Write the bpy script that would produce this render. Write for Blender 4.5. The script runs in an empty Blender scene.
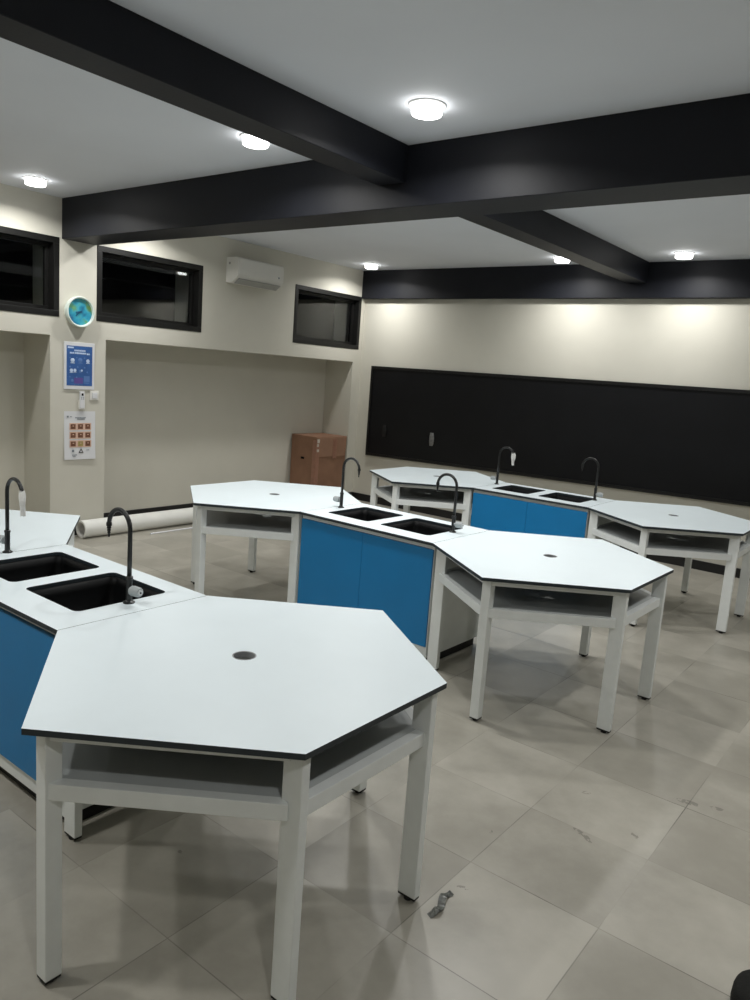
import bpy, bmesh, math, random
from mathutils import Vector, Matrix
random.seed(7)
S = bpy.context.scene
COL = S.collection
PI = math.pi

# ------------------------------------------------------------------ materials
def srgb(r, g, b):
    def f(c):
        c /= 255.0
        return c / 12.92 if c <= 0.04045 else ((c + 0.055) / 1.055) ** 2.4
    return (f(r), f(g), f(b), 1.0)

def mat(name, col, rough=0.5, spec=0.5, var=0.0, scale=8.0, bump=0.0, bscale=60.0, metal=0.0, coat=0.0):
    m = bpy.data.materials.new(name)
    m.use_nodes = True
    nt = m.node_tree
    b = nt.nodes['Principled BSDF']
    b.inputs['Base Color'].default_value = col
    b.inputs['Roughness'].default_value = rough
    b.inputs['Specular IOR Level'].default_value = spec
    b.inputs['Metallic'].default_value = metal
    if coat:
        b.inputs['Coat Weight'].default_value = coat
        b.inputs['Coat Roughness'].default_value = 0.08
    tc = nt.nodes.new('ShaderNodeTexCoord')
    if var > 0:
        n = nt.nodes.new('ShaderNodeTexNoise')
        n.inputs['Scale'].default_value = scale
        n.inputs['Detail'].default_value = 5
        nt.links.new(tc.outputs['Object'], n.inputs['Vector'])
        r = nt.nodes.new('ShaderNodeValToRGB')
        r.color_ramp.elements[0].position = 0.3
        r.color_ramp.elements[1].position = 0.7
        r.color_ramp.elements[0].color = tuple(c * (1 - var) for c in col[:3]) + (1,)
        r.color_ramp.elements[1].color = tuple(min(1, c * (1 + var)) for c in col[:3]) + (1,)
        nt.links.new(n.outputs['Fac'], r.inputs['Fac'])
        nt.links.new(r.outputs['Color'], b.inputs['Base Color'])
    if bump > 0:
        n2 = nt.nodes.new('ShaderNodeTexNoise')
        n2.inputs['Scale'].default_value = bscale
        n2.inputs['Detail'].default_value = 3
        nt.links.new(tc.outputs['Object'], n2.inputs['Vector'])
        bp = nt.nodes.new('ShaderNodeBump')
        bp.inputs['Strength'].default_value = bump
        bp.inputs['Distance'].default_value = 0.01
        nt.links.new(n2.outputs['Fac'], bp.inputs['Height'])
        nt.links.new(bp.outputs['Normal'], b.inputs['Normal'])
    return m

def emit_mat(name, col, strength):
    m = bpy.data.materials.new(name)
    m.use_nodes = True
    b = m.node_tree.nodes['Principled BSDF']
    b.inputs['Base Color'].default_value = (0.9, 0.9, 0.9, 1)
    b.inputs['Emission Color'].default_value = col
    b.inputs['Emission Strength'].default_value = strength
    return m

LIGHT = 13.0
M = dict(
    wall=mat('wall_paint', (0.60, 0.583, 0.51, 1), 0.6, 0.3, 0.03, 2.0, 0.06, 90),
    ceiling=mat('ceiling_paint', (0.735, 0.76, 0.81, 1), 0.7, 0.2, 0.02, 1.5),
    beam=mat('beam_paint', (0.0085, 0.0095, 0.0135, 1), 0.5, 0.24, 0.10, 3.0, 0.04, 60),
    black_trim=mat('black_skirting', (0.012, 0.012, 0.012, 1), 0.45, 0.4, 0.1, 6),
    top=mat('white_laminate', (0.74, 0.825, 0.86, 1), 0.38, 0.4, 0.012, 5),
    core=mat('dark_laminate_core', (0.022, 0.030, 0.036, 1), 0.5, 0.4, 0.1, 20),  # edge colour; also put on undersides to darken the space below
    frame=mat('white_powder_coat', (0.78, 0.81, 0.80, 1), 0.42, 0.4, 0.03, 12),
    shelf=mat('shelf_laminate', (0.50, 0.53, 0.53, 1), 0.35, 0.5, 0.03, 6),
    blue=mat('blue_laminate', (0.003, 0.185, 0.45, 1), 0.38, 0.45, 0.03, 4),
    sink=mat('black_resin', (0.004, 0.0045, 0.005, 1), 0.5, 0.15, 0.15, 30),
    tap=mat('dark_tap_coating', (0.012, 0.013, 0.013, 1), 0.3, 0.45, 0.1, 30),
    knob=mat('grey_knob_plastic', (0.36, 0.39, 0.40, 1), 0.35, 0.5, 0.05, 30),
    knobcap=mat('pale_cap', (0.62, 0.64, 0.64, 1), 0.4, 0.5, 0.05, 30),
    wrap=mat('white_plastic_film', (0.75, 0.75, 0.73, 1), 0.35, 0.5, 0.08, 40),
    rubber=mat('black_rubber', (0.012, 0.012, 0.012, 1), 0.6, 0.3, 0.1, 30),
    grommet=mat('grey_grommet', (0.30, 0.31, 0.32, 1), 0.45, 0.4, 0.05, 30),
    plastic=mat('white_plastic', (0.74, 0.73, 0.69, 1), 0.4, 0.4, 0.02, 10),
    acdark=mat('ac_slot_dark', (0.36, 0.36, 0.34, 1), 0.5, 0.3, 0.05, 10),
    card=mat('cardboard', (0.26, 0.145, 0.092, 1), 0.75, 0.2, 0.12, 5, 0.1, 40),
    card2=mat('cardboard_flap', (0.31, 0.18, 0.118, 1), 0.75, 0.2, 0.10, 5, 0.1, 40),
    tape=mat('clear_brown_tape', (0.30, 0.15, 0.10, 1), 0.3, 0.5, 0.1, 20),
    tornpaper=mat('torn_white_paper', (0.6, 0.55, 0.48, 1), 0.8, 0.2, 0.1, 30),
    dark=mat('dark_void', (0.006, 0.006, 0.007, 1), 0.9, 0.1, 0.1, 4),
    wframe=mat('black_window_frame', (0.008, 0.008, 0.0075, 1), 0.42, 0.35, 0.1, 10),
    board=mat('black_board_surface', (0.0065, 0.0068, 0.008, 1), 0.4, 0.22, 0.15, 3),
    boardframe=mat('black_board_frame', (0.006, 0.006, 0.006, 1), 0.4, 0.4, 0.1, 10),
    roll=mat('white_roll', (0.74, 0.74, 0.70, 1), 0.5, 0.3, 0.04, 6),
    rollin=mat('roll_inside', (0.60, 0.59, 0.56, 1), 0.7, 0.2, 0.05, 6),
    paper=mat('white_paper', (0.70, 0.71, 0.73, 1), 0.6, 0.3, 0.02, 10),
    pblue=mat('poster_blue', (0.04, 0.115, 0.33, 1), 0.4, 0.4, 0.15, 9),
    pmid=mat('poster_mid_blue', (0.10, 0.20, 0.46, 1), 0.4, 0.4, 0.05, 9),
    ppurple=mat('poster_violet', (0.11, 0.08, 0.30, 1), 0.4, 0.4, 0.1, 9),
    pwhite=mat('poster_white_ink', (0.55, 0.66, 0.85, 1), 0.4, 0.4, 0.05, 9),
    peach=mat('peach_print', (0.70, 0.47, 0.36, 1), 0.6, 0.3, 0.05, 30),
    brown=mat('brown_print', (0.17, 0.075, 0.045, 1), 0.6, 0.3, 0.25, 60),
    olive=mat('olive_print', (0.35, 0.28, 0.10, 1), 0.6, 0.3, 0.2, 60),
    greyprint=mat('grey_print', (0.22, 0.25, 0.28, 1), 0.6, 0.3, 0.1, 60),
    rim=mat('clock_rim_white', (0.72, 0.80, 0.74, 1), 0.35, 0.5, 0.02, 10),
    hand=mat('clock_hand_blue', (0.02, 0.10, 0.20, 1), 0.4, 0.4, 0.05, 10),
    bag=mat('black_fabric', (0.008, 0.008, 0.007, 1), 0.8, 0.2, 0.2, 60, 0.2, 200),
    lens=emit_mat('lamp_lens', (1.0, 0.99, 0.965, 1), LIGHT),
    ring=mat('lamp_ring_white', (0.75, 0.75, 0.75, 1), 0.5, 0.3, 0.02, 10),
)

def glass_mat():
    m = bpy.data.materials.new('dark_window_glass')
    m.use_nodes = True
    nt = m.node_tree
    b = nt.nodes['Principled BSDF']
    b.inputs['Base Color'].default_value = (0.55, 0.58, 0.60, 1)
    b.inputs['Roughness'].default_value = 0.02
    b.inputs['Transmission Weight'].default_value = 1.0
    b.inputs['IOR'].default_value = 1.5
    return m
M['glass'] = glass_mat()

def clockface_mat():
    m = bpy.data.materials.new('clock_face_print')
    m.use_nodes = True
    nt = m.node_tree
    b = nt.nodes['Principled BSDF']
    tc = nt.nodes.new('ShaderNodeTexCoord')
    n = nt.nodes.new('ShaderNodeTexNoise')
    n.inputs['Scale'].default_value = 9.0
    n.inputs['Detail'].default_value = 2
    nt.links.new(tc.outputs['Object'], n.inputs['Vector'])
    r = nt.nodes.new('ShaderNodeValToRGB')
    e = r.color_ramp.elements
    e[0].position = 0.32; e[0].color = (0.02, 0.10, 0.22, 1)
    e[1].position = 0.72; e[1].color = (0.20, 0.36, 0.10, 1)
    for pos, c in ((0.45, (0.03, 0.30, 0.46, 1)), (0.54, (0.06, 0.40, 0.52, 1)), (0.62, (0.12, 0.36, 0.22, 1))):
        k = e.new(pos); k.color = c
    nt.links.new(n.outputs['Fac'], r.inputs['Fac'])
    nt.links.new(r.outputs['Color'], b.inputs['Base Color'])
    b.inputs['Roughness'].default_value = 0.3
    return m
M['clockface'] = clockface_mat()

def floor_mat():
    """half-metre grey stone tiles: thin joints, cloudy tone, a few scuffs"""
    m = bpy.data.materials.new('grey_floor_tiles')
    m.use_nodes = True
    nt = m.node_tree
    L = nt.links
    b = nt.nodes['Principled BSDF']
    tc = nt.nodes.new('ShaderNodeTexCoord')
    sep = nt.nodes.new('ShaderNodeSeparateXYZ')
    L.new(tc.outputs['Object'], sep.inputs[0])
    def mth(op, a, c=None, d=None):
        n = nt.nodes.new('ShaderNodeMath'); n.operation = op
        for i, v in enumerate((a, c, d)):
            if v is None: continue
            if isinstance(v, (int, float)): n.inputs[i].default_value = v
            else: L.new(v, n.inputs[i])
        return n.outputs[0]
    T = 0.5
    px = mth('DIVIDE', mth('ADD', sep.outputs[0], 1.205 + 40 * T), T)
    py = mth('DIVIDE', mth('ADD', sep.outputs[1], -1.826 + 40 * T), T)
    fx, fy = mth('FRACT', px), mth('FRACT', py)
    cx, cy = mth('FLOOR', px), mth('FLOOR', py)
    dx = mth('MINIMUM', fx, mth('SUBTRACT', 1.0, fx))
    dy = mth('MINIMUM', fy, mth('SUBTRACT', 1.0, fy))
    dmin = mth('MINIMUM', dx, dy)
    # joints are filled unevenly: their darkness varies from place to place
    nj = nt.nodes.new('ShaderNodeTexNoise'); nj.inputs['Scale'].default_value = 1.7
    L.new(tc.outputs['Object'], nj.inputs['Vector'])
    jw = nt.nodes.new('ShaderNodeMapRange')
    jw.inputs['From Min'].default_value = 0.42; jw.inputs['From Max'].default_value = 0.68
    jw.inputs['To Min'].default_value = 0.04; jw.inputs['To Max'].default_value = 0.8
    L.new(nj.outputs['Fac'], jw.inputs['Value'])
    joint = mth('MULTIPLY', mth('LESS_THAN', dmin, 0.004), jw.outputs['Result'])
    comb = nt.nodes.new('ShaderNodeCombineXYZ')
    L.new(cx, comb.inputs[0]); L.new(cy, comb.inputs[1])
    wn = nt.nodes.new('ShaderNodeTexWhiteNoise'); wn.noise_dimensions = '3D'
    L.new(comb.outputs[0], wn.inputs['Vector'])
    n1 = nt.nodes.new('ShaderNodeTexNoise'); n1.inputs['Scale'].default_value = 2.3; n1.inputs['Detail'].default_value = 7
    n1.inputs['Roughness'].default_value = 0.62
    addv = nt.nodes.new('ShaderNodeVectorMath'); addv.operation = 'ADD'
    sc = nt.nodes.new('ShaderNodeVectorMath'); sc.operation = 'SCALE'; sc.inputs['Scale'].default_value = 7.0
    L.new(wn.outputs['Color'], sc.inputs[0])
    L.new(tc.outputs['Object'], addv.inputs[0]); L.new(sc.outputs[0], addv.inputs[1])
    L.new(addv.outputs[0], n1.inputs['Vector'])
    tone = mth('ADD', mth('MULTIPLY', n1.outputs['Fac'], 0.55), mth('MULTIPLY', wn.outputs['Value'], 0.15))
    tm = nt.nodes.new('ShaderNodeMapRange'); tm.interpolation_type = 'SMOOTHERSTEP'
    tm.inputs['From Min'].default_value = 0.17; tm.inputs['From Max'].default_value = 0.56
    L.new(tone, tm.inputs['Value'])
    ramp = nt.nodes.new('ShaderNodeMix'); ramp.data_type = 'RGBA'
    L.new(tm.outputs['Result'], ramp.inputs[0])
    ramp.inputs[6].default_value = (0.285, 0.27, 0.228, 1)
    ramp.inputs[7].default_value = (0.44, 0.418, 0.362, 1)
    # scuffs: short dark smears at fixed spots of the floor
    scuff = None
    for (sx, sy, ang, ln, wd) in SCUFFS:
        mp = nt.nodes.new('ShaderNodeMapping'); mp.vector_type = 'TEXTURE'
        mp.inputs['Location'].default_value = (sx, sy, 0)
        mp.inputs['Rotation'].default_value = (0, 0, ang)
        mp.inputs['Scale'].default_value = (ln, wd, 1)
        L.new(tc.outputs['Object'], mp.inputs['Vector'])
        l = nt.nodes.new('ShaderNodeVectorMath'); l.operation = 'LENGTH'
        L.new(mp.outputs[0], l.inputs[0])
        v = mth('SUBTRACT', 1.0, l.outputs['Value'])
        scuff = v if scuff is None else mth('MAXIMUM', scuff, v)
    ns = nt.nodes.new('ShaderNodeTexNoise'); ns.inputs['Scale'].default_value = 45; ns.inputs['Detail'].default_value = 3
    L.new(tc.outputs['Object'], ns.inputs['Vector'])
    smask = mth('MULTIPLY', mth('MULTIPLY', mth('GREATER_THAN', scuff, 0.0), mth('GREATER_THAN', ns.outputs['Fac'], 0.47)), 0.42)
    mix = nt.nodes.new('ShaderNodeMix'); mix.data_type = 'RGBA'
    L.new(joint, mix.inputs[0]); L.new(ramp.outputs[2], mix.inputs[6])
    mix.inputs[7].default_value = (0.03, 0.028, 0.024, 1)
    mix2 = nt.nodes.new('ShaderNodeMix'); mix2.data_type = 'RGBA'
    L.new(smask, mix2.inputs[0]); L.new(mix.outputs[2], mix2.inputs[6])
    mix2.inputs[7].default_value = (0.045, 0.042, 0.035, 1)
    L.new(mix2.outputs[2], b.inputs['Base Color'])
    rr = nt.nodes.new('ShaderNodeMapRange')
    rr.inputs['To Min'].default_value = 0.285; rr.inputs['To Max'].default_value = 0.36
    L.new(n1.outputs['Fac'], rr.inputs['Value'])
    L.new(rr.outputs['Result'], b.inputs['Roughness'])
    b.inputs['Specular IOR Level'].default_value = 0.5
    return m

# ------------------------------------------------------------------ mesh helpers
def new():
    return bmesh.new()

def box(bm, x0, x1, y0, y1, z0, z1, bev=0.0, mtx=None, mi=0):
    """axis box added to bm (optionally transformed)"""
    t = bmesh.new()
    v = [t.verts.new(c) for c in ((x0, y0, z0), (x1, y0, z0), (x1, y1, z0), (x0, y1, z0),
                                  (x0, y0, z1), (x1, y0, z1), (x1, y1, z1), (x0, y1, z1))]
    for f in ((3, 2, 1, 0), (4, 5, 6, 7), (0, 1, 5, 4), (1, 2, 6, 5), (2, 3, 7, 6), (3, 0, 4, 7)):
        t.faces.new([v[i] for i in f]).material_index = mi
    if bev > 0:
        bmesh.ops.bevel(t, geom=t.edges[:], offset=bev, segments=2, profile=0.5, affect='EDGES')
        for f in t.faces: f.material_index = mi
    merge(bm, t, mtx)

def merge(bm, t, mtx=None):
    if mtx is not None:
        bmesh.ops.transform(t, matrix=mtx, verts=t.verts[:])
    me = bpy.data.meshes.new('tmp')
    t.to_mesh(me); t.free()
    bm.from_mesh(me)
    bpy.data.meshes.remove(me)

def bar(bm, a, c, w, z0, z1, bev=0.002, mi=0):
    """horizontal bar between two plan points"""
    a, c = Vector(a), Vector(c)
    d = c - a
    mtx = Matrix.Translation((a.x, a.y, 0)) @ Matrix.Rotation(math.atan2(d.y, d.x), 4, 'Z')
    box(bm, 0, d.length, -w / 2, w / 2, z0, z1, bev, mtx, mi)

def tube(bm, pts, radii, seg=20, closed_ends=True, mi=0):
    """swept round tube along pts"""
    pts = [Vector(p) for p in pts]
    if isinstance(radii, (int, float)): radii = [radii] * len(pts)
    rings = []
    up = None
    for i, p in enumerate(pts):
        d = (pts[min(i + 1, len(pts) - 1)] - pts[max(i - 1, 0)]).normalized()
        if up is None:
            up = Vector((0, 0, 1)) if abs(d.z) < 0.9 else Vector((0, 1, 0))
        s = d.cross(up)
        if s.length < 1e-4:
            s = d.cross(Vector((0, 1, 0)))
        s.normalize()
        u = s.cross(d).normalized()
        up = u
        rings.append([bm.verts.new(p + radii[i] * (math.cos(2 * PI * k / seg) * s + math.sin(2 * PI * k / seg) * u)) for k in range(seg)])
    for a, c in zip(rings, rings[1:]):
        for k in range(seg):
            f = bm.faces.new((a[k], a[(k + 1) % seg], c[(k + 1) % seg], c[k]))
            f.smooth = True; f.material_index = mi
    if closed_ends:
        for r in (rings[0][::-1], rings[-1]):
            f = bm.faces.new(r); f.material_index = mi
    bmesh.ops.recalc_face_normals(bm, faces=bm.faces[:])

def lathe(bm, prof, seg=40, mtx=None, mi=0):
    """profile [(r,z)...] spun about z"""
    t = bmesh.new()
    rings = []
    for r, z in prof:
        if r < 1e-6: rings.append([t.verts.new((0, 0, z))])
        else: rings.append([t.verts.new((r * math.cos(2 * PI * k / seg), r * math.sin(2 * PI * k / seg), z)) for k in range(seg)])
    for a, c in zip(rings, rings[1:]):
        for k in range(seg):
            k2 = (k + 1) % seg
            if len(a) == 1: f = t.faces.new((a[0], c[k2], c[k]))
            elif len(c) == 1: f = t.faces.new((a[k], a[k2], c[0]))
            else: f = t.faces.new((a[k], a[k2], c[k2], c[k]))
            f.material_index = mi
    bmesh.ops.recalc_face_normals(t, faces=t.faces[:])
    for f in t.faces:
        f.smooth = True
    for e in t.edges:
        if len(e.link_faces) == 2 and e.calc_face_angle(0) > 0.6: e.smooth = False
    merge(bm, t, mtx)

def rrect(x0, x1, y0, y1, r, n=6):
    out = []
    for cx, cy, a0 in ((x1 - r, y1 - r, 0), (x0 + r, y1 - r, PI / 2), (x0 + r, y0 + r, PI), (x1 - r, y0 + r, 1.5 * PI)):
        for i in range(n + 1):
            a = a0 + PI / 2 * i / n
            out.append((cx + r * math.cos(a), cy + r * math.sin(a)))
    return out

def circle(cx, cy, r, n=36):
    return [(cx + r * math.cos(2 * PI * k / n), cy + r * math.sin(2 * PI * k / n)) for k in range(n)]

def plate(bm, outer, holes, z0, z1, mi_top=0, mi_side=1):
    """flat slab with real holes; faces facing up use mi_top, edges and underside mi_side"""
    t = bmesh.new()
    loops = [outer] + holes
    edges = []; tv = []
    for lp in loops:
        vs = [t.verts.new((x, y, z1)) for x, y in lp]
        tv.append(vs)
        for i in range(len(vs)):
            edges.append(t.edges.new((vs[i], vs[(i + 1) % len(vs)])))
    bmesh.ops.triangle_fill(t, edges=edges, use_beauty=True, use_dissolve=False)
    top = t.faces[:]
    for f in top:
        f.normal_update()
        if f.normal.z < 0: f.normal_flip()
        f.material_index = mi_top
    # bottom copy, in the side colour: dark on tops, deepening the shade beneath
    low = {}
    for vs in tv:
        for v in vs: low[v] = t.verts.new((v.co.x, v.co.y, z0))
    for f in top:
        g = t.faces.new([low[v] for v in reversed(f.verts)]); g.material_index = mi_side
    for vs in tv:
        for i in range(len(vs)):
            a, c = vs[i], vs[(i + 1) % len(vs)]
            g = t.faces.new((a, c, low[c], low[a])); g.material_index = mi_side
    bmesh.ops.recalc_face_normals(t, faces=t.faces[:])
    merge(bm, t)

def obj(name, bm, m, parent=None, loc=(0, 0, 0), rot=(0, 0, 0), label=None):
    me = bpy.data.meshes.new(name)
    bm.normal_update()
    bm.to_mesh(me); bm.free()
    for mm in (m if isinstance(m, (list, tuple)) else [m]):
        me.materials.append(M[mm] if isinstance(mm, str) else mm)
    o = bpy.data.objects.new(name, me)
    COL.objects.link(o)
    o.location = loc; o.rotation_euler = rot
    if parent: o.parent = parent
    if label: o['label'] = label
    return o

def tag(o, label, cat, group=None):
    o['label'] = label; o['category'] = cat
    if group: o['group'] = group
    return o

def thing(name, label, cat, loc, rz=0.0, group=None):
    o = bpy.data.objects.new(name, None)
    o.empty_display_size = 0.1
    COL.objects.link(o)
    o.location = loc; o.rotation_euler = (0, 0, rz)
    return tag(o, label, cat, group)

def struct(name, bm, m, parent=None, label=None):
    o = obj(name, bm, m, parent)
    if parent is None: o['kind'] = 'structure'
    if label: o['label'] = label
    return o

def copy_tree(root, loc, rz, label):
    r = root.copy(); COL.objects.link(r)
    r.location = loc; r.rotation_euler = (0, 0, rz); r['label'] = label
    def rec(src, dst):
        for ch in list(src.children):
            c = ch.copy(); COL.objects.link(c); c.parent = dst
            rec(ch, c)
    rec(root, r)
    return r

# ------------------------------------------------------------------ measures
XL, XN, XR = -6.727, -7.21, 4.2          # left wall face, niche back, right wall
YB, YF = 8.229, -1.6                      # board wall, wall behind the viewer
ZC = 3.133
ZB = 2.78                                  # underside of the deep beams
ZB2 = 2.92                                 # underside of the shallower beam
YA0, YA1 = 3.817, 4.157
X20, X21 = -3.077, -2.871
HW, HA, HB = 0.6711, 0.6087, 0.4391        # hexagon measures
LEN = 1.1246                               # sink unit length
TOP = 0.80
SCUFFS = [(-0.968, 2.806, -0.35, 0.045, 0.012), (-0.93, 2.78, -0.6, 0.03, 0.008), (-0.71, 3.38, 0.2, 0.05, 0.02),
          (-0.60, 3.42, 0.4, 0.03, 0.015), (-1.08, 3.12, 0.5, 0.02, 0.012), (-1.15, 2.18, 0.4, 0.022, 0.010),
          (-1.25, 2.55, 0.0, 0.012, 0.012), (-0.80, 2.95, 0.9, 0.012, 0.02), (-2.02, 1.62, 0.2, 0.012, 0.010)]
BENCH = [(-2.4239, 1.7013, -0.0043), (-2.4107, 4.0909, -0.0148), (-2.4047, 6.4192, 0.0098)]

# ------------------------------------------------------------------ room
bm = new(); box(bm, XN - 0.1, XR + 0.1, YF - 0.1, YB + 0.1, -0.1, 0.0)
fl = struct('floor', bm, floor_mat())
bm = new(); box(bm, XN - 0.1, XR + 0.1, YF - 0.1, YB + 0.1, ZC, ZC + 0.1)
struct('ceiling', bm, 'ceiling')
bm = new(); box(bm, XN - 0.1, XR + 0.1, YB, YB + 0.12, 0, ZC)
struct('wall_back', bm, 'wall')
bm = new(); box(bm, XR, XR + 0.12, YF, YB, 0, ZC)
struct('wall_right', bm, 'wall')
bm = new(); box(bm, XN - 0.1, XR + 0.1, YF - 0.12, YF, 0, ZC)
struct('wall_front', bm, 'wall')

# left wall: two deep niches under a band that holds the high windows
NICHE = [(-0.06, 3.708), (4.278, 8.05)]
NZ = 1.915
WIN = [(2.53, 3.793), (4.174, 5.436), (6.862, 8.148)]
WZ0, WZ1 = 2.085, 2.788
bm = new()
box(bm, XN - 0.1, XN, YF, YB, 0, ZC)                                     # niche backs
for a, c in ((YF, NICHE[0][0]), (NICHE[0][1], NICHE[1][0]), (NICHE[1][1], YB)):
    box(bm, XN, XL, a, c, 0, NZ)                                         # piers
box(bm, XN, XL, YF, YB, NZ, WZ0)
box(bm, XN, XL, YF, YB, WZ1, ZC)
ys = [YF] + [v for w in WIN for v in w] + [YB]
for a, c in zip(ys[0::2], ys[1::2]):
    box(bm, XN, XL, a, c, WZ0, WZ1)
struct('wall_left', bm, 'wall')

for i, (a, c) in enumerate(WIN):
    bm = new()   # frame: outer ring plus thinner inner sash, set back in the opening
    for (t, x0, x1, e) in ((0.055, XL - 0.12, XL + 0.006, 0.0), (0.035, XL - 0.125, XL - 0.075, 0.055)):
        y0, y1, z0, z1 = a + e, c - e, WZ0 + e, WZ1 - e
        box(bm, x0, x1, y0, y1, z1 - t, z1, 0.003)
        box(bm, x0, x1, y0, y1, z0, z0 + t, 0.003)
        box(bm, x0, x1, y0, y0 + t, z0 + t, z1 - t, 0.003)
        box(bm, x0, x1, y1 - t, y1, z0 + t, z1 - t, 0.003)
    w = struct('window_%d' % (i + 1), bm, 'wframe',
               label=['black framed high window cut by the left photo edge', 'black framed high window right of the clock',
                      'black framed high window next to the far corner'][i])
    bm = new(); box(bm, XL - 0.106, XL - 0.100, a + 0.085, c - 0.085, WZ0 + 0.085, WZ1 - 0.085)
    obj('pane', bm, 'glass', w)
    bm = new(); box(bm, XN + 0.001, XN + 0.01, a + 0.001, c - 0.001, WZ0 + 0.001, WZ1 - 0.001)  # black sheet standing in for the unlit room beyond the pane
    obj('dark_room_sheet', bm, 'dark', w)

# beams
bm = new(); box(bm, XL, XR, YA0, YA1, ZB, ZC, 0.004)
struct('trim_1', bm, 'beam', label='deep black ceiling beam crossing the room')
bm = new(); box(bm, XL, XR, YB - 0.085, YB, ZB - 0.012, ZC, 0.004)
struct('trim_2', bm, 'beam', label='black ceiling beam along the top of the blackboard wall')
bm = new()
box(bm, X20, X21, YF, YA0, ZB2, ZC, 0.004); box(bm, X20, X21, YA1, YB - 0.085, ZB2, ZC, 0.004)
struct('trim_3', bm, 'beam', label='shallower black ceiling beam running toward the blackboard')
bm = new()
box(bm, 0.79, 0.99, YF, YA0, ZB2, ZC, 0.004); box(bm, 0.79, 0.99, YA1, YB - 0.085, ZB2, ZC, 0.004)
struct('trim_4', bm, 'beam', label='second shallow black ceiling beam further right')

# skirting
SK = 0.098
bm = new(); box(bm, XL, XR, YB - 0.014, YB, 0, SK, 0.003)
struct('baseboard_back', bm, 'black_trim')
bm = new()
for a, c in NICHE: box(bm, XN, XN + 0.014, a, c, 0, 0.076, 0.003)
for a, c in ((YF, NICHE[0][0]), (NICHE[0][1], NICHE[1][0]), (NICHE[1][1], YB - 0.014)):
    box(bm, XL, XL + 0.014, a, c, 0, SK, 0.003)
for a, c in NICHE:
    box(bm, XN + 0.014, XL, a, a + 0.014, 0, SK, 0.003); box(bm, XN + 0.014, XL, c - 0.014, c, 0, SK, 0.003)
struct('baseboard_left', bm, 'black_trim')

# ------------------------------------------------------------------ blackboard on the back wall
bb = thing('blackboard', 'long black board in a black frame on the far wall', 'blackboard', (-4.0, YB, 0))
def board_outline(inset):   # hung a touch out of square, as photographed
    x0, x1 = -6.515 + 4.0 + inset, -0.9 + 4.0 - inset
    return [(x0, 0.655 + inset), (x1, 0.757 + inset), (x1, 1.888 - inset), (x0, 1.880 - inset)]
def slab_y(bm, poly, y0, y1, mi=0):
    vs0 = [bm.verts.new((x, y0, z)) for x, z in poly]; vs1 = [bm.verts.new((x, y1, z)) for x, z in poly]
    bm.faces.new(vs0).material_index = mi; bm.faces.new(vs1[::-1]).material_index = mi
    n = len(poly)
    for i in range(n):
        bm.faces.new((vs0[i], vs1[i], vs1[(i + 1) % n], vs0[(i + 1) % n])).material_index = mi
    bmesh.ops.recalc_face_normals(bm, faces=bm.faces[:])
bm = new(); slab_y(bm, board_outline(0.03), -0.022, -0.002)
obj('board_panel', bm, 'board', bb)
o, q = board_outline(0.0), board_outline(0.035)
bm = new()
for i in range(4):
    j = (i + 1) % 4
    slab_y(bm, [o[i], o[j], q[j], q[i]], -0.034, -0.001)
obj('board_frame', bm, 'boardframe', bb)

def scrap(name, label, x, z, w, h, m):
    bm = new()
    n = 5
    rows = []
    for k in range(n + 1):
        t = k / n
        ww = w * (0.45 + 0.55 * math.sin(PI * (0.15 + 0.7 * t))) / 2
        off = 0.012 * math.sin(3 * t)
        yy = -0.004 - 0.012 * math.sin(PI * t)
        rows.append([bm.verts.new((off - ww, yy, h * (0.5 - t))), bm.verts.new((off, yy - 0.006, h * (0.5 - t))), bm.verts.new((off + ww, yy, h * (0.5 - t)))])
    for a, c in zip(rows, rows[1:]):
        for i in range(2): bm.faces.new((a[i], a[i + 1], c[i + 1], c[i]))
    t = bmesh.ops.solidify(bm, geom=bm.faces[:], thickness=0.002)
    return tag(obj(name, bm, m, loc=(x, YB - 0.022, z)), label, 'tape')
M['scrapmat'] = mat('dull_tape', (0.34, 0.34, 0.33, 1), 0.4, 0.4, 0.3, 40)
M['scrapdim'] = mat('dim_tape', (0.035, 0.035, 0.035, 1), 0.4, 0.4, 0.3, 40)
scrap('tape_scrap', 'small pale scrap of tape stuck low on the blackboard', -5.44, 0.99, 0.075, 0.17, 'scrapmat')
scrap('tape_scrap', 'faint dark grey tape scrap on blackboard nearest its left end', -6.22, 1.02, 0.07, 0.16, 'scrapdim')

# ------------------------------------------------------------------ hexagonal tables
def hexpts(grow=0.0):
    """table centred on its own origin; junction edge lies at -x"""
    v = [(-HA, -HW / 2), (0, -HW / 2 - HB), (HA, -HW / 2), (HA, HW / 2), (0, HW / 2 + HB), (-HA, HW / 2)]
    return [((x * (1 + grow / math.hypot(x, y))), (y * (1 + grow / math.hypot(x, y)))) for x, y in v]

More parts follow.
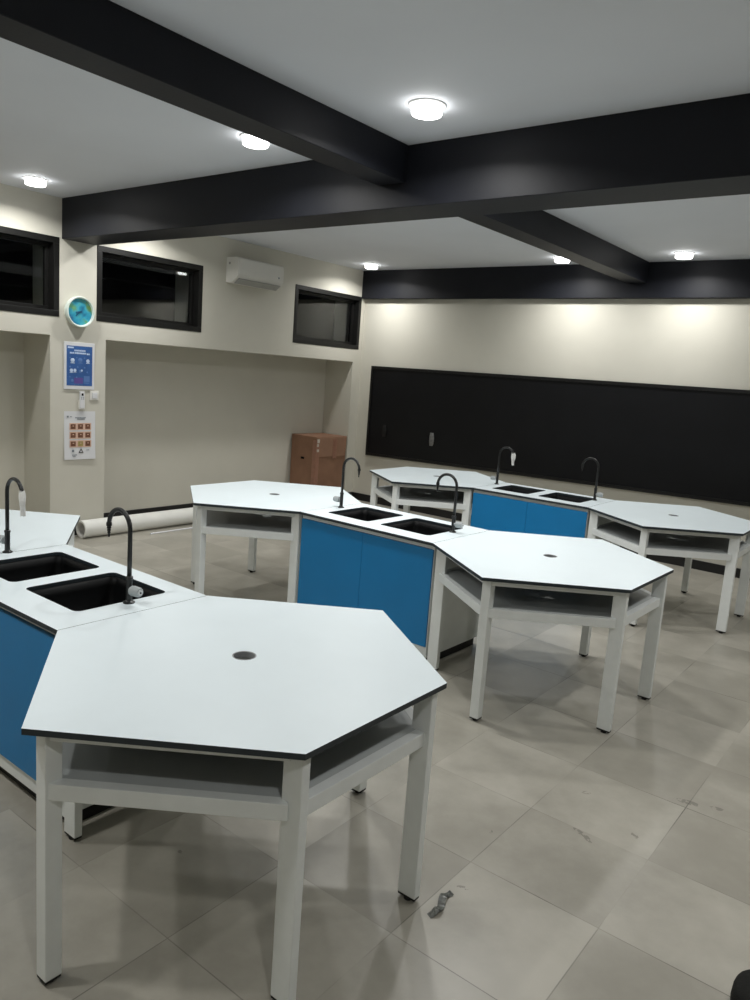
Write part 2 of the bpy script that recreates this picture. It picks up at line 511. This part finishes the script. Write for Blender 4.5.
def make_table(label):
    t = thing('hexagonal_table', label, 'table', (0, 0, 0), 0, 'hexagonal lab tables')
    bm = new()
    plate(bm, hexpts(), [circle(0, 0, 0.041)], TOP - 0.018, TOP)
    for f in bm.faces:                       # a thin dark core edge, pale liner inside the hole
        pass
    obj('tabletop', bm, ['top', 'core'], t)
    bm = new()
    lathe(bm, [(0.0408, TOP - 0.020), (0.0408, TOP + 0.0008), (0.0385, TOP + 0.0012), (0.0365, TOP - 0.001), (0.0365, TOP - 0.020), (0.0408, TOP - 0.020)], 36)
    obj('cable_grommet', bm, 'grommet', t)
    ring = hexpts(-0.065)
    ap = new(); rl = new()
    for i in range(6):
        a, c = Vector(ring[i]), Vector(ring[(i + 1) % 6])
        d = (c - a).normalized()
        bar(ap, a + d * 0.015, c - d * 0.015, 0.03, TOP - 0.018 - 0.032, TOP - 0.018)
        bar(rl, a + d * 0.015, c - d * 0.015, 0.036, 0.578, 0.627)
    obj('apron', ap, 'frame', t)
    obj('shelf_rail', rl, 'frame', t)
    bm = new()
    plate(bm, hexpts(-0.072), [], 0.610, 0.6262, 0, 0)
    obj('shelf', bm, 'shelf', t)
    legs = hexpts(-0.065)
    for i in range(6):
        x, y = legs[i]
        if i in (1, 4):                      # square posts at the two outermost corners
            ex, ey = 0.025, 0.025; y *= 1 - 0.012 / abs(y)
        else:                                # flat posts along the bench at the other four
            ex, ey = 0.036, 0.016
        mtx = Matrix.Translation((x, y, 0))
        bm = new(); box(bm, -ex, ex, -ey, ey, 0.018, TOP - 0.018, 0.003, mtx)
        lg = obj('leg', bm, 'frame', t)
        bm = new()
        box(bm, -ex + 0.001, ex - 0.001, -ey + 0.001, ey - 0.001, 0.010, 0.020, 0.002, mtx)
        lathe(bm, [(0, 0), (0.015, 0), (0.0155, 0.004), (0.013, 0.012), (0, 0.012)], 20, mtx)
        obj('foot_pad', bm, 'rubber', lg)
    return t

TLAB = {(0, 1): 'large white hexagonal table in the foreground, nearest the viewer',
        (0, -1): 'white hexagonal table behind the front pair of sinks, cut by left photo edge',
        (1, 1): 'white hexagonal table in the middle row, right of its blue sink cabinet',
        (1, -1): 'white hexagonal table in the middle row, in front of the cardboard box',
        (2, 1): 'white hexagonal table of the row by the blackboard, at right photo edge',
        (2, -1): 'white hexagonal table of the row by the blackboard, near the far left corner'}
def bpt(i, u, v):
    x, y, t = BENCH[i]
    return (x + math.cos(t) * u - math.sin(t) * v, y + math.sin(t) * u + math.cos(t) * v)
proto = None
for i in range(3):
    for side in (1, -1):
        u = HA if side == 1 else -LEN - HA
        x, y = bpt(i, u, 0)
        rz = BENCH[i][2] + (0 if side == 1 else PI)
        if proto is None:
            proto = make_table(TLAB[(i, side)]); proto.location = (x, y, 0); proto.rotation_euler = (0, 0, rz)
        else:
            copy_tree(proto, (x, y, 0), rz, TLAB[(i, side)])

# ------------------------------------------------------------------ sink units
SINKS = ((-0.448, -0.078), (0.022, 0.424)); SY0, SY1 = -0.185, 0.238
def make_unit(label):
    """origin at the middle of the unit on the floor"""
    t = thing('sink_cabinet', label, 'sink cabinet', (0, 0, 0), 0, 'blue sink cabinets')
    h = LEN / 2; w = HW / 2
    bm = new()
    holes = [rrect(a, c, SY0, SY1, 0.03) for a, c in SINKS]
    plate(bm, [(-h + 0.003, -w), (h - 0.003, -w), (h - 0.003, w), (-h + 0.003, w)], holes, TOP - 0.018, TOP)
    obj('countertop', bm, ['top', 'core'], t)
    fy = -w + 0.03
    bm = new()
    e = h - 0.003
    box(bm, -e, -e + 0.018, fy, w - 0.02, 0.055, TOP - 0.018, 0.002)
    box(bm, e - 0.018, e, fy, w - 0.02, 0.055, TOP - 0.018, 0.002)
    box(bm, -e + 0.018, e - 0.018, fy + 0.02, w - 0.02, 0.07, 0.088, 0.001)
    box(bm, -e + 0.018, e - 0.018, w - 0.036, w - 0.02, 0.088, TOP - 0.018, 0.001)
    box(bm, -e + 0.018, e - 0.018, fy, fy + 0.02, 0.062, 0.13, 0.002)
    box(bm, -e + 0.018, e - 0.018, fy, fy + 0.02, TOP - 0.046, TOP - 0.018, 0.001)
    obj('carcass', bm, 'frame', t)
    bm = new()
    box(bm, -e + 0.012, e - 0.012, fy + 0.035, w - 0.045, 0.0, 0.07, 0.001)
    obj('plinth', bm, 'rubber', t)
    for x0, x1 in ((-e + 0.003, -0.0012), (0.0012, e - 0.003)):
        bm = new(); box(bm, x0, x1, fy - 0.012, fy + 0.004, 0.132, TOP - 0.048, 0.0015)
        obj('door', bm, 'blue', t)
    for sa, sb in SINKS:
        c = (sa + sb) / 2; SW = (sb - sa) / 2
        bm = new()
        prof = [(0.012, TOP - 0.018), (0.012, TOP - 0.024), (0.002, TOP - 0.024), (-0.001, TOP - 0.06), (-0.012, TOP - 0.195), (-0.03, TOP - 0.212)]
        loops = []
        for g, z in prof:
            loops.append([bm.verts.new((x, y, z)) for x, y in rrect(c - SW - g, c + SW + g, SY0 - g, SY1 + g, 0.034)])
        n = len(loops[0])
        for a, b2 in zip(loops, loops[1:]):
            for k in range(n):
                f = bm.faces.new((a[k], a[(k + 1) % n], b2[(k + 1) % n], b2[k])); f.smooth = True
        bm.faces.new(loops[-1])
        bmesh.ops.recalc_face_normals(bm, faces=bm.faces[:])
        bmesh.ops.solidify(bm, geom=bm.faces[:], thickness=0.004)
        s = obj('sink_basin', bm, 'sink', t)
        bm = new()
        lathe(bm, [(0, 0.002), (0.022, 0.002), (0.026, 0.004), (0.03, 0.0), (0, 0.0)], 28, Matrix.Translation((c, 0.02, TOP - 0.211)))
        obj('drain', bm, 'grommet', s)
    return t
ULAB = ['blue sink cabinet at lower left photo edge, behind the foreground table',
        'blue sink cabinet with two doors in the middle row',
        'blue sink cabinet of the row standing by the blackboard']
uproto = None
for i in range(3):
    x, y = bpt(i, -LEN / 2, 0)
    if uproto is None:
        uproto = make_unit(ULAB[i]); uproto.location = (x, y, 0); uproto.rotation_euler = (0, 0, BENCH[i][2])
    else:
        copy_tree(uproto, (x, y, 0), BENCH[i][2], ULAB[i])

# ------------------------------------------------------------------ laboratory taps
def make_tap(label, wrapped):
    """spout arches to local +x, lever knob to -x; origin on the counter"""
    t = thing('faucet', label, 'tap', (0, 0, 0), 0, 'black gooseneck taps')
    bm = new()
    lathe(bm, [(0, 0), (0.0235, 0), (0.0235, 0.004), (0.0165, 0.008), (0.0125, 0.012), (0.0125, 0.098), (0.0145, 0.1), (0.0145, 0.108), (0.010, 0.112), (0, 0.112)], 28)
    obj('tap_body', bm, 'tap', t)
    bm = new()
    R = 0.074; z0 = 0.296
    pts = [(0, 0, 0.105), (0, 0, 0.18), (0, 0, 0.25), (0, 0, z0)]
    for k in range(1, 17):
        a = PI * (1 - k / 16 * 0.97)
        pts.append((R + R * math.cos(a), 0, z0 + R * math.sin(a)))
    tube(bm, pts, 0.0092, 18)
    obj('spout', bm, 'tap', t)
    xe = pts[-1][0]; ze = pts[-1][2]
    bm = new()
    prof = [(0, 0), (0.010, 0), (0.0115, -0.006), (0.0115, -0.016), (0.008, -0.018), (0.0095, -0.026), (0.0068, -0.028), (0.0082, -0.036),
            (0.0058, -0.038), (0.0068, -0.046), (0.0045, -0.048), (0.0042, -0.062), (0, -0.062)]
    lathe(bm, prof, 20, Matrix.Translation((xe, 0, ze + 0.004)))
    obj('nozzle', bm, 'tap', t)
    bm = new()
    side = Matrix.Translation((-0.009, 0.002, 0.056)) @ Matrix.Rotation(0.12, 4, 'Z') @ Matrix.Rotation(-PI / 2, 4, 'Y') @ Matrix.Scale(1.22, 4)
    lathe(bm, [(0, 0), (0.008, 0), (0.008, 0.008), (0.0165, 0.010), (0.0175, 0.016), (0.0165, 0.043), (0.0145, 0.047), (0, 0.047)], 12, side)
    kb = obj('knob', bm, 'knob', t)
    bm = new()
    lathe(bm, [(0, 0.047), (0.0095, 0.047), (0.0088, 0.050), (0, 0.0505)], 20, side)
    lathe(bm, [(0, 0.0505), (0.003, 0.0505), (0.003, 0.052), (0, 0.052)], 12, side, 1)
    obj('knob_cap', bm, ['knobcap', 'rubber'], kb)
    if wrapped:
        bm = new()
        n = 16; rows = []
        for k in range(9):
            tt = k / 8
            z = ze + 0.022 - 0.118 * tt
            r = 0.0135 + 0.009 * math.sin(PI * min(1, tt * 1.5)) * (1 - 0.35 * tt) - 0.002 * tt
            rows.append([bm.verts.new((xe - 0.006 + 0.012 * tt + r * (1 + 0.3 * math.sin(3 * a + 4 * tt)) * math.cos(a),
                                       r * (0.85 + 0.3 * math.cos(2 * a + 3 * tt)) * math.sin(a), z + 0.004 * math.sin(5 * a)))
                         for a in [2 * PI * q / n for q in range(n)]])
        for a, c in zip(rows, rows[1:]):
            for q in range(n): bm.faces.new((a[q], a[(q + 1) % n], c[(q + 1) % n], c[q]))
        bmesh.ops.recalc_face_normals(bm, faces=bm.faces[:])
        bmesh.ops.solidify(bm, geom=bm.faces[:], thickness=0.0012)
        obj('plastic_wrap', bm, 'wrap', t, label='crumpled white plastic film around the nozzle')
    return t
TAPS = {(0, 1): ('black gooseneck tap with grey knob beside the front right sink', (-2.541, 1.735)),
        (0, -1): ('black gooseneck tap with white plastic wrap, nearest the left photo edge', (-3.552, 1.742)),
        (1, 1): ('black gooseneck tap right of the sinks in the middle row', (-2.522, 4.145)),
        (1, -1): ('black gooseneck tap left of the middle row sinks, in front of the cardboard box', (-3.493, 4.155)),
        (2, 1): ('black gooseneck tap right of the sinks in the row by the blackboard', (-2.530, 6.545)),
        (2, -1): ('black gooseneck tap with white plastic wrap in the row by the blackboard', (-3.525, 6.535))}
tp = {True: None, False: None}
for (i, side), (lab, (x, y)) in TAPS.items():
    wr = side == -1 and i != 1
    rz = BENCH[i][2] + (PI if side == 1 else 0)
    if tp[wr] is None:
        tp[wr] = make_tap(lab, wr); tp[wr].location = (x, y, TOP); tp[wr].rotation_euler = (0, 0, rz)
    else:
        copy_tree(tp[wr], (x, y, TOP), rz, lab)

# ------------------------------------------------------------------ ceiling lights
def make_light(label):
    t = thing('ceiling_light', label, 'ceiling light', (0, 0, 0), 0, 'round ceiling downlights')
    bm = new()
    lathe(bm, [(0.096, 0), (0.096, -0.005), (0.088, -0.009), (0.080, -0.009), (0.079, -0.006), (0.079, 0), (0.096, 0)], 40)
    obj('trim_ring', bm, 'ring', t)
    bm = new()
    lathe(bm, [(0, -0.004), (0.0785, -0.004), (0.0785, -0.040), (0.077, -0.046), (0.073, -0.049), (0, -0.050)], 24)
    obj('lens', bm, 'lens', t)
    ld = bpy.data.lights.new('downlight', 'AREA')      # the light the fitting throws downward
    ld.shape = 'DISK'; ld.size = 0.15; ld.energy = 18.0; ld.spread = math.radians(156); ld.color = (1.0, 0.99, 0.965)
    lo = bpy.data.objects.new('downlight', ld); COL.objects.link(lo)
    lo.location = (0, 0, -0.0515); lo.parent = t
    return t
LX = [-6.235, -3.643, -2.39, 0.29]
LY = [0.25, 3.31, 4.61, 7.70]
VIS = {(2, 1): 'brightest ceiling light, largest of all in the picture, in the right front ceiling bay',
       (1, 1): 'ceiling light beside the shallower black beam, in the left front ceiling bay',
       (0, 1): 'ceiling light in the front ceiling bay near the left photo edge',
       (0, 3): 'ceiling light at the far left corner above the small high window',
       (1, 3): 'small ceiling light tucked against the shallow beam near the blackboard wall',
       (2, 3): 'ceiling light above the blackboard in the right rear ceiling bay'}
ROWN = ['row behind the viewer', 'row before the deep beam', 'row hidden behind the deep beam', 'row by the blackboard wall']
COLN = ['by the left wall', 'left of the shallow beam', 'right of the shallow beam', 'in the right bay', 'right of the second beam', 'by the right wall']
lp = None
for a, x in enumerate(LX):
    for b, y in enumerate(LY):
        lab = VIS.get((a, b), 'ceiling light %s, %s' % (COLN[a], ROWN[b]))
        if lp is None:
            lp = make_light(lab); lp.location = (x, y, ZC)
        else:
            copy_tree(lp, (x, y, ZC), 0, lab)

# ------------------------------------------------------------------ air conditioner
ac = thing('air_conditioner', 'white split air conditioner high on the wall between two windows', 'air conditioner', (XL - 0.004, 6.11, 2.66))
bm = new()
sec = [(0, 0.0), (0.10, 0.0), (0.175, 0.05), (0.198, 0.085), (0.20, 0.20), (0.19, 0.262), (0.17, 0.272), (0, 0.272)]
h = 0.352
va = [bm.verts.new((x, -h, z)) for x, z in sec]; vb = [bm.verts.new((x, h, z)) for x, z in sec]
bm.faces.new(va); bm.faces.new(vb[::-1])
for i in range(len(sec)):
    j = (i + 1) % len(sec)
    bm.faces.new((va[i], vb[i], vb[j], va[j]))
bmesh.ops.recalc_face_normals(bm, faces=bm.faces[:])
bmesh.ops.bevel(bm, geom=bm.edges[:], offset=0.006, segments=2, affect='EDGES', profile=0.5)
obj('casing', bm, 'plastic', ac)
bm = new()
box(bm, 0.197, 0.206, -h + 0.014, h - 0.014, 0.09, 0.255, 0.003)
fp = obj('front_panel', bm, 'plastic', ac)
bm = new()
lathe(bm, [(0, 0), (0.011, 0), (0.010, 0.003), (0, 0.003)], 20, Matrix.Translation((0.206, 0.265, 0.125)) @ Matrix.Rotation(PI / 2, 4, 'Y'))
obj('badge', bm, 'greyprint', fp)
bm = new()
mt = Matrix.Translation((0.142, 0, 0.0215)) @ Matrix.Rotation(-math.atan2(0.05, 0.075), 4, 'Y')
box(bm, -0.045, 0.045, -h + 0.03, h - 0.03, -0.009, -0.001, 0.002, mt)
obj('louver', bm, 'acdark', ac)
bm = new()
lathe(bm, [(0, 0), (0.014, 0), (0.012, 0.004), (0, 0.004)], 20, Matrix.Translation((0.06, -h - 0.001, 0.205)) @ Matrix.Rotation(PI / 2, 4, 'X'))
obj('side_plug', bm, 'acdark', ac)

# ------------------------------------------------------------------ clock
ck = thing('wall_clock', 'round wall clock with blue and green face on the pier', 'clock', (XL - 0.001, 3.974, 2.148))
faceX = Matrix.Rotation(PI / 2, 4, 'Y')
bm = new(); lathe(bm, [(0.130, 0.0), (0.138, 0.02), (0.142, 0.055), (0.136, 0.072), (0.127, 0.070), (0.121, 0.052), (0.121, 0.0), (0.130, 0.0)], 56, faceX)
obj('rim', bm, 'rim', ck)
bm = new(); lathe(bm, [(0, 0.050), (0.1215, 0.050), (0.1215, 0.0), (0, 0.0)], 48, faceX)
face = obj('face', bm, 'clockface', ck)
for ang, ln, wd in ((1.75, 0.045, 0.012), (2.3, 0.06, 0.008)):
    bm = new()
    mt = Matrix.Translation((0.053, 0, 0)) @ Matrix.Rotation(ang, 4, 'X')
    box(bm, 0, 0.003, -wd / 2, wd / 2, -0.015, ln, 0.001, mt)
    obj('hand', bm, 'hand', ck)

# ------------------------------------------------------------------ posters, remote and switch on the pier
def quad(bm, y0, y1, z0, z1, x0, x1, mi=0, bev=0):
    box(bm, x0, x1, y0, y1, z0, z1, bev, None, mi)
po = thing('poster', 'dark blue notice with white icons in a white holder, under the clock', 'poster', (XL, 3.995, 1.425))
W2, H2 = 0.156, 0.442
bm = new()
box(bm, 0.0, 0.012, -W2, W2, 0, H2, 0.003)
obj('holder', bm, 'paper', po)
bm = new()
quad(bm, -0.132, 0.132, 0.036, 0.408, 0.012, 0.0132, 0)
obj('printed_sheet', bm, 'pblue', po)
bm = new()
X0, X1 = 0.0132, 0.0139
quad(bm, -0.122, -0.062, 0.384, 0.398, X0, X1, 0)                       # small heading at top left
# two heading lines: unreadable in the photograph, kept as broken strokes
for y0, y1, z in ((-0.055, 0.060, 0.358), (-0.100, -0.055, 0.334), (-0.048, 0.065, 0.334), (0.072, 0.105, 0.330)):
    k = y0
    while k < y1:
        wd = random.uniform(0.010, 0.016)
        quad(bm, k, min(k + wd, y1), z, z + 0.015, X0, X1, 0); k += wd + 0.0025
for (cy, cz, r, mi) in ((-0.072, 0.272, 0.022, 0), (0.086, 0.272, 0.019, 0), (0.006, 0.276, 0.024, 1), (-0.084, 0.178, 0.018, 0), (-0.048, 0.180, 0.016, 0),
                        (0.006, 0.174, 0.014, 1), (0.022, 0.180, 0.012, 0), (-0.075, 0.086, 0.014, 1), (0.08, 0.166, 0.010, 1), (-0.03, 0.115, 0.009, 1),
                        (0.052, 0.208, 0.010, 1), (-0.02, 0.212, 0.010, 1), (-0.098, 0.212, 0.010, 1), (-0.098, 0.296, 0.008, 1), (-0.03, 0.298, 0.008, 1), (0.05, 0.298, 0.008, 1), (-0.1, 0.118, 0.008, 1)):
    lathe(bm, [(0, 0.0), (r, 0.0), (r * 0.95, 0.0006), (0, 0.0006)], 7 if r > 0.015 else 5, Matrix.Translation((X0, cy, cz)) @ faceX, mi)
    if r > 0.013:
        quad(bm, cy - r, cy + r, cz - r * 1.25, cz - r * 0.95, X0, X1, mi)
quad(bm, 0.045, 0.105, 0.075, 0.130, X0, X1, 1)
quad(bm, 0.045, 0.100, 0.060, 0.068, X0, X1, 1)
quad(bm, -0.055, 0.035, 0.056, 0.112, X0, X0 + 0.0003, 2)
quad(bm, -0.09, 0.03, 0.048, 0.052, X0, X1, 1)
obj('printed_marks', bm, ['pwhite', 'pmid', 'ppurple'], po)

def sheet(name, label, cy, z0, w, hgt, mats_fn):
    t = thing(name, label, 'poster', (XL - 0.0062, cy, z0))
    bm = new()
    n = 8; rows = []
    for k in range(n + 1):
        tt = k / n
        bow = 0.0080 + 0.010 * (1 - tt) ** 2          # lower end curls off the wall
        rows.append([bm.verts.new((bow, -w / 2, hgt * tt)), bm.verts.new((bow + 0.001, 0, hgt * tt)), bm.verts.new((bow + 0.004 * (1 - tt), w / 2, hgt * tt))])
    for a, c in zip(rows, rows[1:]):
        for i in range(2): bm.faces.new((a[i], a[i + 1], c[i + 1], c[i]))
    bmesh.ops.recalc_face_normals(bm, faces=bm.faces[:])
    bmesh.ops.solidify(bm, geom=bm.faces[:], thickness=0.001)
    obj('paper_sheet', bm, 'paper', t)
    return t
pw = sheet('poster', 'white paper sheet with nine small brown pictures, below the blue notice', 4.008, 0.752, 0.325, 0.465, None)
def xq(z):  # depth of the curled sheet at height z
    tt = z / 0.465
    return 0.0100 + 0.010 * (1 - tt) ** 2 + 0.003 * (1 - tt)
for r in range(3):
    for c in range(3):
        y = -0.073 + c * 0.077; z = 0.318 - r * 0.083
        x = xq(z)
        bm = new()
        quad(bm, y - 0.037, y + 0.037, z - 0.034, z + 0.034, x + 0.0002, x + 0.0008, 0)
        quad(bm, y - 0.026, y + 0.026, z - 0.024, z + 0.024, x + 0.0008, x + 0.0013, 2 if (r, c) == (2, 1) else 1)
        quad(bm, y - 0.006, y + 0.010, z + 0.002, z + 0.010, x + 0.0013, x + 0.0016, 0)
        obj('picture', bm, ['peach', 'brown', 'olive'], pw)
bm = new()
for y0, y1, z in ((-0.05, 0.06, 0.398), (-0.03, 0.05, 0.385)):
    k = y0
    while k < y1:
        wd = random.uniform(0.008, 0.013)
        quad(bm, k, min(k + wd, y1), z, z + 0.010, xq(z), xq(z) + 0.0012, 3); k += wd + 0.003
quad(bm, -0.135, -0.118, 0.405, 0.422, xq(.41), xq(.41) + 0.0012, 3); quad(bm, -0.105, -0.085, 0.410, 0.416, xq(.41), xq(.41) + 0.0012, 3)
# recycling-style triangle and small caption marks
vo = [[bm.verts.new((xq(.08) + dx, 0.008 + r * math.cos(PI / 2 + k * 2 * PI / 3), 0.078 + r * math.sin(PI / 2 + k * 2 * PI / 3))) for k in range(3)] for dx, r in ((0, 0.030), (0.0016, 0.030), (0.0016, 0.017), (0, 0.017))]
for a, c in zip(vo, vo[1:]):
    for k in range(3): bm.faces.new((a[k], a[(k + 1) % 3], c[(k + 1) % 3], c[k])).material_index = 4
for y, z, w_, h_ in ((-0.075, 0.085, 0.022, 0.022), (-0.06, 0.045, 0.05, 0.008), (-0.065, 0.033, 0.03, 0.006), (0.08, 0.09, 0.03, 0.006)):
    quad(bm, y - w_ / 2, y + w_ / 2, z - h_ / 2, z + h_ / 2, xq(z), xq(z) + 0.0012, 3)
obj('printed_marks', bm, ['peach', 'brown', 'olive', 'greyprint', 'rubber'], pw)

rc = thing('remote_control', 'white remote control in a wall holder under the blue notice', 'remote control', (XL, 4.02, 1.235))
bm = new(); box(bm, 0, 0.020, -0.031, 0.031, 0, 0.09, 0.004)
obj('wall_holder', bm, 'plastic', rc)
bm = new(); box(bm, 0.004, 0.026, -0.025, 0.025, 0.01, 0.172, 0.006)
hs = obj('handset', bm, 'paper', rc)
bm = new(); box(bm, 0.0255, 0.027, -0.010, 0.010, 0.132, 0.155, 0.001)
obj('display', bm, 'dark', hs)
bm = new()
for k in range(2):
    for c in (-1, 1): box(bm, 0.0255, 0.028, c * 0.010 - 0.005, c * 0.010 + 0.005, 0.098 + k * 0.016, 0.106 + k * 0.016, 0.001)
obj('button', bm, 'greyprint', hs)

sw = thing('light_switch', 'small white light switch right of the remote control', 'switch', (XL, 4.155, 1.325))
bm = new(); box(bm, 0, 0.010, -0.046, 0.046, 0, 0.092, 0.003)
obj('switch_plate', bm, 'plastic', sw)
bm = new(); box(bm, 0.010, 0.018, -0.026, 0.026, 0.018, 0.074, 0.003)
obj('rocker', bm, 'paper', sw)

# ------------------------------------------------------------------ cardboard box in the niche
BX0, BX1, BY0, BY1, BZ = XN + 0.018, -6.735, 7.42, 8.03, 0.895
cb = thing('cardboard_box', 'tall brown cardboard box in the right end of the wall niche', 'box', ((BX0 + BX1) / 2, (BY0 + BY1) / 2, 0))
hx, hy = (BX1 - BX0) / 2, (BY1 - BY0) / 2
bm = new(); box(bm, -hx, hx, -hy, hy, 0, BZ, 0.006)
bmesh.ops.subdivide_edges(bm, edges=[e for e in bm.edges if e.calc_length() > 0.2], cuts=5, use_grid_fill=True)
for v in bm.verts:
    if 0.02 < v.co.z:
        s = math.sin(v.co.z * 7 + v.co.y * 5) * 0.004 + math.sin(v.co.x * 11) * 0.003
        v.co.x += s * (1 if v.co.x > 0 else -1) * (abs(v.co.x) > hx * 0.95); v.co.y += s * (abs(v.co.y) > hy * 0.95)
obj('carton', bm, 'card', cb)
bm = new()
box(bm, hx - 0.002, hx + 0.008, -hy + 0.02, hy - 0.01, BZ - 0.27, BZ - 0.01, 0.003)
obj('flap', bm, 'card2', cb)
bm = new()
box(bm, hx + 0.002, hx + 0.012, -hy - 0.003, -hy + 0.055, 0.02, BZ - 0.05, 0.002)
box(bm, hx - 0.055, hx + 0.010, -hy - 0.010, -hy - 0.001, 0.02, BZ - 0.05, 0.002)
box(bm, hx + 0.006, hx + 0.013, 0.02, 0.10, BZ - 0.30, BZ - 0.03, 0.002)
obj('tape_strip', bm, 'tape', cb)
bm = new()
for z, hh, ww in ((BZ - 0.08, 0.05, 0.045), (BZ - 0.13, 0.04, 0.03), (BZ - 0.20, 0.035, 0.04)):
    box(bm, hx + 0.012, hx + 0.016, -hy + 0.002, -hy + 0.002 + ww, z, z + hh, 0.001)
obj('torn_paper', bm, 'tornpaper', cb)
bm = new()
box(bm, -hx + 0.19, -hx + 0.25, -hy - 0.008, -hy + 0.004, 0.575, 0.605, 0.006)
obj('hand_hole', bm, 'dark', cb)

# ------------------------------------------------------------------ white roll and strip on the floor by the left wall
rp = thing('paper_roll', 'long white roll lying on the floor along the left wall', 'roll', (-6.58, 3.94, 0))
R = 0.087
bm = new()
ry = Matrix.Translation((0, 0, R)) @ Matrix.Rotation(-PI / 2, 4, 'X')
lathe(bm, [(R * 0.80, 0.0), (R, 0.0), (R, 2.7), (R * 0.80, 2.7), (R * 0.80, 0.0)], 40, ry)
obj('tube', bm, 'roll', rp)
bm = new()
lathe(bm, [(R * 0.795, 0.002), (R * 0.795, 2.698), (R * 0.77, 2.698), (R * 0.77, 0.002), (R * 0.795, 0.002)], 40, ry)
obj('core_lining', bm, 'rollin', rp)
bm = new(); box(bm, -0.012, 0.012, -0.2, 1.75, 0, 0.012, 0.003)
tag(obj('trim_strip', bm, 'paper', loc=(-6.36, 4.78, 0)), 'thin white strip lying on the floor in front of the white roll', 'strip')

# ------------------------------------------------------------------ small litter and the bag at the right edge
def ribbon(name, label, pts, w, m, loc):
    bm = new(); rows = []
    for i, p in enumerate(pts):
        p = Vector(p)
        d = (Vector(pts[min(i + 1, len(pts) - 1)]) - Vector(pts[max(i - 1, 0)])).normalized()
        s = Vector((-d.y, d.x, 0))
        s = s.normalized() if s.length > 1e-4 else Vector((1, 0, 0))
        rows.append((bm.verts.new(p - s * w / 2), bm.verts.new(p + s * w / 2)))
    for a, c in zip(rows, rows[1:]): bm.faces.new((a[0], a[1], c[1], c[0])).smooth = True
    bmesh.ops.solidify(bm, geom=bm.faces[:], thickness=0.0012)
    zmin = min(v.co.z for v in bm.verts)
    for v in bm.verts: v.co.z += 0.0005 - zmin
    return tag(obj(name, bm, m, loc=loc), label, 'litter')
M['film'] = mat('grey_film', (0.22, 0.23, 0.21, 1), 0.15, 0.6, 0.4, 60)
pts = [(0.012 * math.sin(6 * t), -0.075 + 0.15 * t, 0.002 + 0.016 * math.sin(2.2 * PI * t) ** 2) for t in [k / 16 for k in range(17)]]
ribbon('plastic_scrap', 'curled grey plastic scrap on the floor beside the foreground table leg', pts, 0.026, 'film', (-1.158, 2.05, 0))

bg = thing('bag', 'black rounded bag on the floor at the lower right photo edge', 'bag', (-0.155, 2.30, 0))
bm = new()
bmesh.ops.create_uvsphere(bm, u_segments=32, v_segments=20, radius=1.0)
for v in bm.verts:
    x, y, z = v.co
    sgn = lambda q, e: math.copysign(abs(q) ** e, q)
    v.co = (0.13 * sgn(x, 0.8), 0.11 * sgn(y, 0.8), 0.055 + 0.055 * sgn(z, 0.6))
    v.co.z += 0.004 * math.sin(30 * v.co.x) * max(0, z)
for f in bm.faces: f.smooth = True
obj('bag_body', bm, 'bag', bg)
bm = new()
tube(bm, [(-0.05 + 0.10 * k / 12, 0.0, 0.105 + 0.035 * math.sin(PI * k / 12)) for k in range(13)], 0.007, 10)
obj('handle', bm, 'bag', bg)

# ------------------------------------------------------------------ camera
cd = bpy.data.cameras.new('camera')
cam = bpy.data.objects.new('camera', cd)
COL.objects.link(cam)
pitch, roll, yaw, hgt = -0.1661, 0.0734, -0.6541, 1.783
fw = Vector((math.sin(yaw), math.cos(yaw), 0)); rt = Vector((math.cos(yaw), -math.sin(yaw), 0)); up = Vector((0, 0, 1))
F = fw * math.cos(pitch) + up * math.sin(pitch)
U = -fw * math.sin(pitch) + up * math.cos(pitch)
R_ = rt * math.cos(roll) + U * math.sin(roll)
U2 = -rt * math.sin(roll) + U * math.cos(roll)
mw = Matrix(((R_.x, U2.x, -F.x, 0), (R_.y, U2.y, -F.y, 0), (R_.z, U2.z, -F.z, hgt), (0, 0, 0, 1)))
cam.matrix_world = mw
cd.sensor_fit = 'VERTICAL'; cd.sensor_height = 36.0
cd.lens = 754.08 / 1000 * 36.0
cd.clip_start = 0.05
S.camera = cam

# ------------------------------------------------------------------ world and colour
w = bpy.data.worlds.new('world'); S.world = w
w.use_nodes = True
w.node_tree.nodes['Background'].inputs['Color'].default_value = (0.8, 0.9, 1, 1)
w.node_tree.nodes['Background'].inputs['Strength'].default_value = 0.0
S.view_settings.view_transform = 'Standard'
S.view_settings.look = 'None'
S.view_settings.exposure = -0.27
S.view_settings.gamma = 1.0
S.view_settings.use_curve_mapping = False
try:
    S.cycles.max_bounces = 10; S.cycles.diffuse_bounces = 6
except Exception: pass
